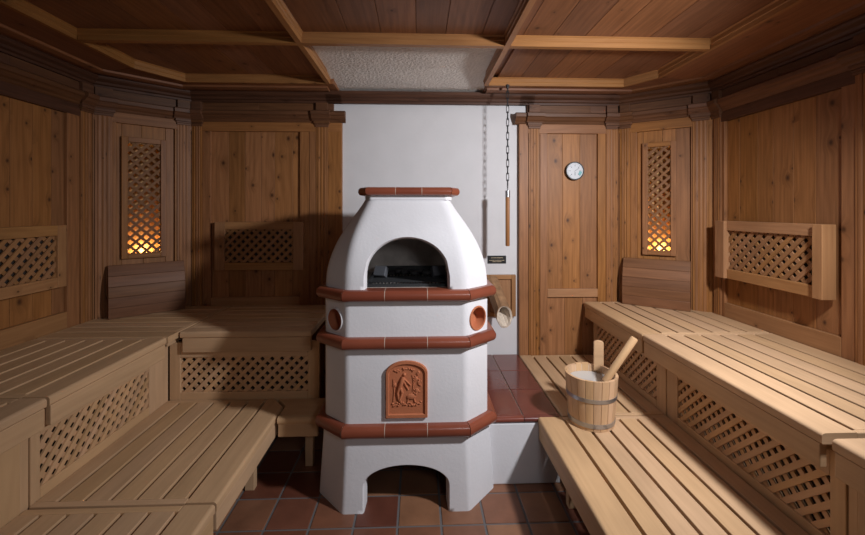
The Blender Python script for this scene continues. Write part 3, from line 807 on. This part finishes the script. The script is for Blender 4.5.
# rims: bullnose tiles swept round the octagon
def rim(name, wf, wo, yf, yc, z0, z1, out=.042, seams=(-.105,.105), inner=.05):
    yb, yd = 2*SY-yf, 2*SY-yc
    P = [(-wf,yf),(wf,yf),(wo,yc),(wo,yd),(wf,yb),(-wf,yb),(-wo,yd),(-wo,yc)]
    P = [Vector((a+SX, b)) for a, b in P]; n = 8
    en = []
    for i in range(n):
        d = (P[(i+1)%n]-P[i]).normalized(); en.append(Vector((d.y, -d.x)))
    def mit(i):
        a, b = en[i-1], en[i]; return (a+b)/(1+a.dot(b))
    h = z1-z0; r = h/2
    prof = [(-inner, z0)]
    for k_ in range(9):
        w = -PI/2+PI*k_/8; prof.append((out-r*.8+math.cos(w)*r*.8, (z0+z1)/2+math.sin(w)*r))
    prof.append((-inner, z1))
    def sweep(mb, i, ta, tb, pr):
        ou, ov = mb.off(); A, B = P[i], P[(i+1)%n]; Ln = (B-A).length; d = (B-A)/Ln
        def pt(t, o):
            if t <= 0: return A + mit(i)*o + d*0
            if t >= Ln: return B + mit((i+1)%n)*o
            return A + d*t + en[i]*o
        g_ = .0017
        rows = []
        for t, sg in ((ta, 1), (tb, -1)):
            row = []
            for o, z in pr:
                q = pt(t, o) + d*sg*g_; row.append((q.x, q.y, z))
            rows.append(row)
        b0 = len(mb.v); m = len(pr); mb.v += rows[0]+rows[1]
        for k_ in range(m):
            l = (k_+1)%m; mb.f.append((b0+k_, b0+l, b0+m+l, b0+m+k_)); mb.uv += [(ou,ov),(ou,ov+.1),(ou+.1,ov+.1),(ou+.1,ov)]
        mb.f.append(tuple(b0+k_ for k_ in reversed(range(m)))); mb.uv += [(ou,ov)]*m
        mb.f.append(tuple(b0+m+k_ for k_ in range(m))); mb.uv += [(ou,ov)]*m
    t = MB(); g = MB()
    gp = [(-inner-.01 if o < 0 else o-.0004, z + (.0004 if z < (z0+z1)/2 else -.0004)) for o, z in prof]
    for i in range(n):
        Ln = (P[(i+1)%n]-P[i]).length
        if i in (0, 4): cuts = [0] + [Ln/2+s for s in seams] + [Ln]
        elif Ln > .35: cuts = [0, Ln/2, Ln]
        else: cuts = [0, Ln]
        for a, b in zip(cuts, cuts[1:]): sweep(t, i, a, b, prof)
        sweep(g, i, 0, Ln, gp)
    o = t.build(name, GLAZE, stove, smooth=True, M=Ms, ang=50)
    g.build('rim_grout', GROUTL, o, smooth=True, ang=50)
    return o
rim('tile_rim', .302,.434,2.0,2.115, .374,.437)
rim('tile_rim', .300,.428,2.0,2.11, .812,.868)
rim('tile_rim', .300,.428,2.0,2.11, 1.048,1.103)
cap = rim('tile_rim', .208,.240,2.165,2.22, 1.579,1.622, out=.04, seams=(-.07,.07), inner=.12)
cap.matrix_local = Matrix.Translation((.009,0,0)) @ Ms
MB().box(SX-.20, SX+.20, 2.21, 2.50, 1.59, 1.618, 0).build('cap_top', PLAST, stove, M=Ms)
# round air ports with terracotta liners on the chamfers
for s_, R_ in PORTS:
    mb = MB(); mb.lathe([(.0535,.0015),(.056,.006),(.061,.006),(.064,.001),(.062,-.003)], 40); mb.build('port_ring', PLAST if s_ < 0 else TERRA, stove, smooth=True, M=Ms @ R_)
    mb = MB(); mb.lathe([(.0575,.001),(.0545,.001),(.052,-.045),(.047,-.052),(.001,-.053)], 40); mb.build('port_liner', TERRA, stove, smooth=True, M=Ms @ R_)
# terracotta relief tile with an arched head
rl = MB(); rw, rz0, rz1, rzt = .104, .470, .700, .748
def arch_out(w, z0, zs, zt, n=14):
    return [(-w,z0),(w,z0)] + [(w*math.cos(PI*k/n), zs+(zt-zs)*math.sin(PI*k/n)) for k in range(n+1)]
oc = arch_out(rw, rz0, .690, .750); ic = arch_out(rw-.013, rz0+.014, .688, .737); id_ = arch_out(rw-.017, rz0+.018, .687, .732)
RX, RY = SX+.002, 2.0
rl.grid([[(RX+x, RY-.0, z) for x, z in oc], [(RX+x, RY-.012, z) for x, z in oc], [(RX+x*.975, RY-.016, z) for x, z in oc], [(RX+x, RY-.016, z) for x, z in ic], [(RX+x, RY-.008, z) for x, z in id_]], closed=True)
q = [(RX+x, RY-.008, z) for x, z in id_]; n0 = len(rl.v); rl.v += q; rl.f.append(tuple(range(n0, n0+len(q)))); rl.uv += [(p[0],p[2]) for p in q]
relf = rl.build('relief_tile', TERRA, stove, smooth=True, M=Ms, ang=30)
# raised relief: a stooping figure, a small animal, shrubs and ground
fg = MB()
def blob(cx, cz, rx, rz_, d=.006, rot=0):
    rows = []; n = 14
    for k_ in range(5):
        w = PI/2*k_/4; row = []
        for j in range(n):
            a = 2*PI*j/n; x = rx*math.cos(a)*math.cos(w); z = rz_*math.sin(a)*math.cos(w)
            row.append((RX+cx+x*math.cos(rot)-z*math.sin(rot), RY-.0075-d*math.sin(w), cz+x*math.sin(rot)+z*math.cos(rot)))
        rows.append(row)
    fg.grid(rows, closed=True)
def limb(pts, r):
    fg.tube([(RX+x, RY-.009, z) for x, z in pts], r, 8)
blob(-.012, .682, .0085, .0095, .009)                                   # head
limb([(-.018,.672),(-.024,.650),(-.034,.622)], [.009,.013,.011])        # bent torso
limb([(-.034,.622),(-.022,.594),(-.034,.560),(-.030,.548)], [.010,.008,.006,.005])
limb([(-.036,.622),(-.046,.592),(-.040,.560),(-.034,.550)], [.010,.008,.006,.005])
limb([(-.016,.664),(.002,.646),(.020,.628)], [.006,.005,.004])
limb([(-.018,.658),(-.006,.630),(.008,.606)], [.006,.005,.004])
blob(.022,.572,.026,.016,.008,.15); blob(.046,.586,.008,.008,.008)       # small animal
limb([(.008,.566),(.004,.548)], .004); limb([(.036,.566),(.040,.548)], .004)
for cx, cz, a_, b_ in ((.05,.60,.018,.022),(.06,.64,.014,.02),(.045,.66,.016,.018),(.058,.69,.012,.016),(-.058,.63,.01,.02),(-.05,.70,.02,.008),(-.005,.71,.022,.006),(.03,.705,.012,.008)):
    blob(cx, cz, a_*.7, b_*.7, .005)
    for _ in range(5): blob(cx+random.uniform(-a_,a_)*.8, cz+random.uniform(-b_,b_)*.8, .004, .004, .006)
for i in range(26): blob(-.07+i*.0056, .538+random.uniform(-.012,.012), .006, .005, .006)
limb([(.030,.60),(.034,.64),(.028,.68)], .0025); limb([(.034,.64),(.044,.665)], .002); limb([(-.066,.55),(-.062,.60),(-.066,.66)], .003)
fg.build('relief_figures', TERRA, relf, smooth=True, M=Matrix(), ang=60)
# iron grate and stones inside the firebox
gr = MB(); gx0, gx1, gy0, gy1, gz = SX-.205, SX+.225, 2.09, 2.52, 1.118
gr.box(gx0, gx1, gy0, gy0+.014, 1.099, 1.114, 0); gr.box(gx0, gx1, gy1-.018, gy1, 1.099, 1.150, 0)
gr.box(gx0, gx0+.016, gy0+.02, gy1-.02, 1.099, 1.136, 1); gr.box(gx1-.016, gx1, gy0+.02, gy1-.02, 1.099, 1.136, 1)
for i in range(22):
    x = gx0+.02+(gx1-gx0-.04)*i/21; gr.tube([(x, gy0+.01, 1.116), (x, gy1-.01, 1.116)], .0035, 6)
for j in range(7):
    y = gy0+.02+.028*j; gr.tube([(gx0+.01, y, 1.122), (gx1-.01, y, 1.122)], .003, 6)
fo = gr.build('fire_grate', IRON, None); tag(fo, 'black iron fire grate lying inside the stove mouth', 'grate')
PL_ = plain('grey scale iron', (.11,.115,.13), .5, metal=.3)
for sx_ in (-1, 1):
    cxx = SX+.01+sx_*.160; hx = MB(); hx.box(cxx-.035, cxx+.035, 2.30, 2.34, 1.142, 1.20, 0, M=Matrix.Translation((cxx,2.24,1.150)) @ Matrix.Rotation(sx_*.35, 4, 'Z') @ Matrix.Rotation(-.5,4,'X') @ Matrix.Translation((-cxx,-2.32,-1.165)))
    hx.build('grate_plate', PL_, fo, bevel=.004)
def stone(x, y, z, r, seed):
    rnd = random.Random(seed); bm = bmesh.new(); bmesh.ops.create_icosphere(bm, subdivisions=2, radius=r)
    for v in bm.verts: v.co *= rnd.uniform(.85, 1.12); v.co.z *= .6; v.co.x *= 1.2
    me = bpy.data.meshes.new('sauna_stone'); bm.to_mesh(me); bm.free(); me.materials.append(COAL)
    o = bpy.data.objects.new('sauna_stone', me); C.objects.link(o); o.location = (x, y, z); o.rotation_euler = (0,0,rnd.uniform(0,3)); tag(o, 'black stone lying on the iron grate inside the stove mouth', 'stone', 'stones on the fire grate')
for i in range(7):
    stone(SX-.09+.032*i+random.uniform(-.008,.008), 2.30+.05*(i%2)+random.uniform(-.015,.015), 1.142, random.uniform(.020,.027), i)

# ------------------------------------------------------------------ tiled ledge behind and beside the stove
led = thing('tiled_ledge', 'white masonry ledge topped with dark red glazed tiles right of the stove', 'ledge', (.58, 2.6, 0))
Ml = Matrix.Translation((-.58, -2.6, .008))
m1 = MB(); m1.box(.372, .782, 2.170, 3.125, -.008, .325, 0); m1.box(-.50, .372, 2.74, 3.125, -.008, .325, 0); m1.build('plaster_base', PLAST, led, M=Ml, bevel=.006)
m1 = MB(); m1.box(.374, .778, 2.18, 3.12, .326, .352, 0); m1.box(-.48, .22, 2.82, 3.12, .326, .352, 0); m1.build('grout_bed', GROUTL, led, M=Ml)
tt_ = MB(); g_ = .003
for xa, xb in ((.376,.580),(.580,.784)):
    for ya, yb in ((2.19,2.505),(2.505,2.80),(2.80,3.12)):
        if xa < .2 and ya < 2.6: pass
        tt_.box(xa+g_, xb-g_, ya+g_, yb-g_, .336, .3585, 0)
for xa in (-.46,-.25,-.04,.165): tt_.box(xa+g_, xa+.21-g_, 2.83, 3.12-g_, .336, .3585, 0)
tt_.build('ledge_tile', LEDGET, led, M=Ml, bevel=.002)
nb = MB()
for xa, xb in ((.376,.580),(.580,.784)):
    pr = [(2.19,.327)] + [(2.166-.0+.0+(-.016)*math.cos(w)+.012, .343+.0155*math.sin(w)) for w in [(-PI/2)+PI*k_/8 for k_ in range(9)]] + [(2.19,.3585)]
    nb.ext(pr, xa+.002, xb-.002, lambda p,q,t: (t,p,q))
nb.build('nosing_tile', LEDGET, led, M=Ml, smooth=True, ang=50)

# ------------------------------------------------------------------ small things on the walls
WY = YB+.03   # white wall face
# chain and pull rod
ch = MB(); zt, zb_ = 2.40, 1.665; n = 15; step = (zt-zb_)/n; cx, cy = .645, 2.86
for i in range(n):
    zc = zt-step*(i+.5); hl = step*.5+.006; hw = .009
    pts = []
    for k_ in range(13):
        a = 2*PI*k_/12; lx = hw*math.cos(a); lz = (hl-hw)*(1 if math.sin(a) > 0 else -1)*(abs(math.sin(a)) > .01) + hw*math.sin(a)
        pts.append((lx, lz))
    P3 = [((x, 0, z+zc) if i % 2 else (x*.5, x*.86, z+zc)) for x, z in pts]
    ch.tube(P3, .0024, 6)
pull = thing('chain_pull', 'black chain with a wooden rod hanging in front of the white wall', 'chain pull', (cx, cy, zb_))
Mi = Matrix.Translation((0, 0, -zb_))
ch.build('chain', IRON, pull, M=Mi, smooth=True)
r = MB(); r.tube([(0,0,1.24),(0,0,1.245),(0,0,1.60),(0,0,1.605)], [.012,.0155,.0155,.013], 16); r.build('rod', RODW, pull, M=Mi, smooth=True)
r = MB(); r.tube([(0,0,1.592),(0,0,1.64)], .0175, 16); r.tube([(0,0,1.64),(0,0,1.672)], .004, 8); r.build('ferrule', STEEL, pull, M=Mi, smooth=True)
r = MB(); r.tube([(0,0,2.375),(0,0,2.40)], [.008,.014], 12); r.build('ceiling_hook', IRON, pull, M=Mi)
# plaque
pq = MB().box(-.073, .073, -.006, 0, -.031, .031, 0).build('wall_plaque', BLACK, None, bevel=.0015); pq.location = (.620, WY, 1.110)
tag(pq, 'small black plaque with tiny gold lettering on the white wall', 'plaque')
tx = MB()
rnd = random.Random(3)
for zc, w_, h_ in ((.014,.090,.0055),(-.006,.118,.0050),(-.016,.070,.0045)):
    x = -w_/2
    while x < w_/2:
        e = x+rnd.uniform(.003,.0055); tx.box(x, e, -.0066, -.006, zc-h_/2*rnd.uniform(.6,1), zc+h_/2, 0); x = e+rnd.choice((.0012,.0012,.003))
tx.build('lettering', PLATE, pq)
# hatch
ht = thing('wooden_hatch', 'small framed wooden hatch low on the white wall, behind the hollow log', 'hatch', (.645, WY, .83))
W, H = .24, .325
for a in (-W/2, W/2-.034): MB().box(a, a+.034, -.03, 0, -H/2, H/2, 2).build('frame_stile', PINEL, ht, bevel=.003)
for a in (-H/2, H/2-.034): MB().box(-W/2+.034, W/2-.034, -.03, 0, a, a+.034, 0).build('frame_rail', PINEL, ht, bevel=.003)
MB().box(-W/2+.034, W/2-.034, -.014, 0, -H/2+.034, H/2-.034, 2).build('hatch_panel', PINEL, ht, bevel=.002)
# hollow log spout: a tube leaning out and down from the hatch
lg = thing('hollow_log', 'short hollow log with a pale open mouth sticking out beside the stove', 'log', (.60, 2.95, .84))
A = Vector((-.030, .16, .105)); B = Vector((.022, -.09, -.108)); D = (B-A).normalized()
e1 = D.orthogonal().normalized(); e1 = Vector((1,0,0)) - D*D.x; e1.normalize(); e2 = D.cross(e1)
if e2.z < 0: e2 = -e2
rnd = random.Random(5); rr = [1+rnd.uniform(-.06,.06) for _ in range(28)]
def ring(c, r, sl=0, jit=True):
    out = []
    for k_ in range(28):
        a = 2*PI*k_/28; q = r*(rr[k_] if jit else 1)
        p = c + e1*math.cos(a)*q*.92 + e2*math.sin(a)*q
        p = p + D*(sl*math.sin(a)); out.append(tuple(p))
    return out
mb = MB(); mb.grid([ring(A, .058, 0), ring(A.lerp(B,.3), .063, 0), ring(A.lerp(B,.7), .061, -.015), ring(B, .066, -.05), ring(B+D*.003, .062, -.05)], closed=True)
mb.build('bark', BARK, lg, smooth=True)
mb = MB(); mb.grid([ring(B+D*.003, .062, -.05), ring(B, .048, -.048), ring(B.lerp(A,.35), .046, -.02), ring(B.lerp(A,.8), .044, 0), ring(B.lerp(A,.82), .001, 0)], closed=True)
mb.build('hollow', plain('pale inner wood', (.62,.53,.43), .8, bump=.9, bscale=50, var=.2, vscale=30), lg, smooth=True)
# thermometer dial
th_ = thing('thermometer', 'round black-rimmed thermometer dial with white face on the right back panel', 'thermometer', (1.230, YB+.020, 1.807))
Rx = Matrix.Rotation(PI/2, 4, 'X')
mb = MB(); mb.lathe([(.001,0),(.070,0),(.073,.006),(.073,.026),(.070,.031),(.066,.031),(.063,.027),(.001,.0265)], 48); mb.build('case', BLACK, th_, M=Rx, smooth=True)
mb = MB(); mb.lathe([(.0645,.0272),(.001,.0274)], 48); mb.build('dial', DIAL, th_, M=Rx)
mb = MB()
for i in range(31):
    a = math.radians(225-270*i/30); r0, r1 = (.050,.058) if i % 5 == 0 else (.054,.058); w = .0012 if i % 5 == 0 else .0007
    mb.box(r0, r1, -w, w, .0276, .028, 0, M=Matrix.Rotation(a, 4, 'Z'))
for i in range(7):
    a = math.radians(225-270*i/6); mb.box(.040-.003, .040+.003, -.003, .003, .0276, .0279, 0, M=Matrix.Translation((0,0,0)) @ Matrix.Rotation(a, 4, 'Z'))
mb.box(-.002,.002,-.036,-.010,.0276,.028,1); mb.build('scale_marks', INK, th_, M=Rx)
mb = MB(); mb.box(-.008, .042, -.0012, .0012, .0282, .0290, 0, M=Matrix.Rotation(math.radians(35), 4, 'Z')); mb.build('needle', INK, th_, M=Rx)
mb = MB(); n = 8
for i in range(n):
    a0, a1 = math.radians(-45+40*i/n), math.radians(-45+40*(i+1)/n)
    mb.face([(r_*math.cos(a), r_*math.sin(a), .0277) for r_, a in ((.034,a0),(.056,a0),(.056,a1),(.034,a1))], [(0,5)]*4)
mb.build('comfort_zone', TEAL, th_, M=Rx)

# ------------------------------------------------------------------ bucket and ladle
bk = thing('wooden_bucket', 'round staved wooden bucket with two metal hoops standing on the right bench', 'bucket', (.928, 2.115, LZR+.001))
RB, RT, HB = .115, .134, .262
ns = 20
st = MB()
for i in range(ns):
    a0 = 2*PI*i/ns+.006; a1 = 2*PI*(i+1)/ns-.006
    dz = random.uniform(-.002,.003)
    for kz, (ra, rb) in enumerate(((0, .015),)):
        pts = []
        ou, ov = st.off()
        rows = []
        for z in (.0, HB+dz):
            R0 = RB+(RT-RB)*z/HB
            row = [(R0*math.cos(a0+(a1-a0)*k_/3), R0*math.sin(a0+(a1-a0)*k_/3), z) for k_ in range(4)] + [((R0-.014)*math.cos(a1-(a1-a0)*k_/3), (R0-.014)*math.sin(a1-(a1-a0)*k_/3), z) for k_ in range(4)]
            rows.append(row)
        st.grid(rows, closed=True, off=(ou, ov))
        for row, rv in ((rows[0], 1), (rows[1], 0)):
            st.face(row[::-1] if rv else row, [(ou+.02*p[0], ov+p[1]) for p in row])
st.build('staves', BUCK, bk, bevel=.0015)
inn = MB(); inn.lathe([(RB-.012,.004),(RT-.0125,HB-.004)], 48); inn.build('inner_lining', plain('white plastic liner', (.62,.60,.57), .4), bk, smooth=True)
MB().lathe([(RB-.002,.006),(.001,.006)], 40).build('bottom', BUCK, bk)
mb = MB(); mb.lathe([(RT-.018,HB-.040),(.001,HB-.040)], 48); mb.build('water', WATER, bk)
for zc, hh in ((.028,.011),(.158,.010)):
    R0 = lambda z: RB+(RT-RB)*z/HB
    mb = MB(); mb.lathe([(R0(zc-hh)-.001,zc-hh),(R0(zc-hh)+.0025,zc-hh),(R0(zc+hh)+.0025,zc+hh),(R0(zc+hh)-.001,zc+hh)], 56); mb.build('metal_hoop', STEEL, bk, smooth=True)
# grip stave rising above the rim at the back
ea = math.radians(48); er = RT-.010
mb = MB(); pr = [(-.026,HB-.03),(.026,HB-.03),(.026,HB+.125)] + [(.026*math.cos(PI*k_/10), HB+.125+.014*math.sin(PI*k_/10)) for k_ in range(1,10)] + [(-.026,HB+.125)]
mb.ext(pr, -.009, .009, lambda p,q,t: (p, t, q))
mb.uv = [(u_[0], u_[1]) for u_ in mb.uv]
mb.build('grip_stave', STICK, bk, M=Matrix.Translation((er*math.cos(ea), er*math.sin(ea), 0)) @ Matrix.Rotation(ea-PI/2+.5, 4, 'Z'), bevel=.003)
ld = thing('ladle', 'pale wooden ladle handle leaning out of the bucket towards the right', 'ladle', (.925, 2.115, LZR+.2))
mb = MB(); p0 = Vector((.955-.925, 2.045-2.115, -.0)); p1 = Vector((.966-.925, 2.035-2.115, .045)); p2 = Vector((1.095-.925, 1.985-2.115, .284))
mb.tube([p1, p1.lerp(p2,.02), p1.lerp(p2,.98), p2], [.014,.0185,.0185,.016], 18); mb.build('handle', STICK, ld, smooth=True)
mb = MB(); mb.lathe([(.001,-.045),(.035,-.045),(.045,-.03),(.046,.0),(.042,.0),(.041,-.026),(.001,-.036)], 28, (-.01,-.02,-.01)); mb.tube([(.028,-.045,-.02), p1], .009, 10); mb.build('bowl', STICK, ld, smooth=True)

# ------------------------------------------------------------------ lights
def area(name, loc, target, size, energy, col, shape='DISK'):
    l = bpy.data.lights.new(name, 'AREA'); l.energy = energy; l.color = col; l.size = size; l.shape = shape
    o = bpy.data.objects.new(name, l); C.objects.link(o); o.location = loc
    o.rotation_euler = (Vector(target)-Vector(loc)).to_track_quat('-Z', 'Y').to_euler(); return o
def spot(name, loc, target, energy, col, size, blend, rad):
    l = bpy.data.lights.new(name, 'SPOT'); l.energy = energy; l.color = col; l.spot_size = math.radians(size); l.spot_blend = blend; l.shadow_soft_size = rad
    o = bpy.data.objects.new(name, l); C.objects.link(o); o.location = loc
    o.rotation_euler = (Vector(target)-Vector(loc)).to_track_quat('-Z', 'Y').to_euler(); return o
spot('key_lamp', (1.50, .95, 2.08), (.35, 2.9, .75), 208, (.97,.97,1.0), 130, .9, .07)
area('fill_lamp', (-1.35, 0, 1.5), (.2, 2.4, .7), .25, .8, (1.0,.93,.86))
spot('front_lamp', (.55, -.2, 1.75), (-.45, 2.4, .35), 20, (.98,.97,1.0), 100, 1.0, .18)
wd = bpy.data.worlds.new('World'); S.world = wd; wd.use_nodes = True
wd.node_tree.nodes['Background'].inputs[0].default_value = (.02,.018,.016,1); wd.node_tree.nodes['Background'].inputs[1].default_value = .3

# ------------------------------------------------------------------ camera
cd = bpy.data.cameras.new('Camera'); cam = bpy.data.objects.new('Camera', cd); C.objects.link(cam)
cd.sensor_fit = 'HORIZONTAL'; cd.sensor_width = 36; cd.lens = 36*400/865; cd.clip_start = .02
cd.shift_x = 0; cd.shift_y = -57.5/865
cam.location = (0, 0, 1.5); cam.rotation_euler = (PI/2, 0, -math.atan(14.5/400))
S.camera = cam
S.view_settings.view_transform = 'Standard'; S.view_settings.look = 'None'; S.view_settings.exposure = 0; S.view_settings.gamma = 1
S.view_settings.use_curve_mapping = False
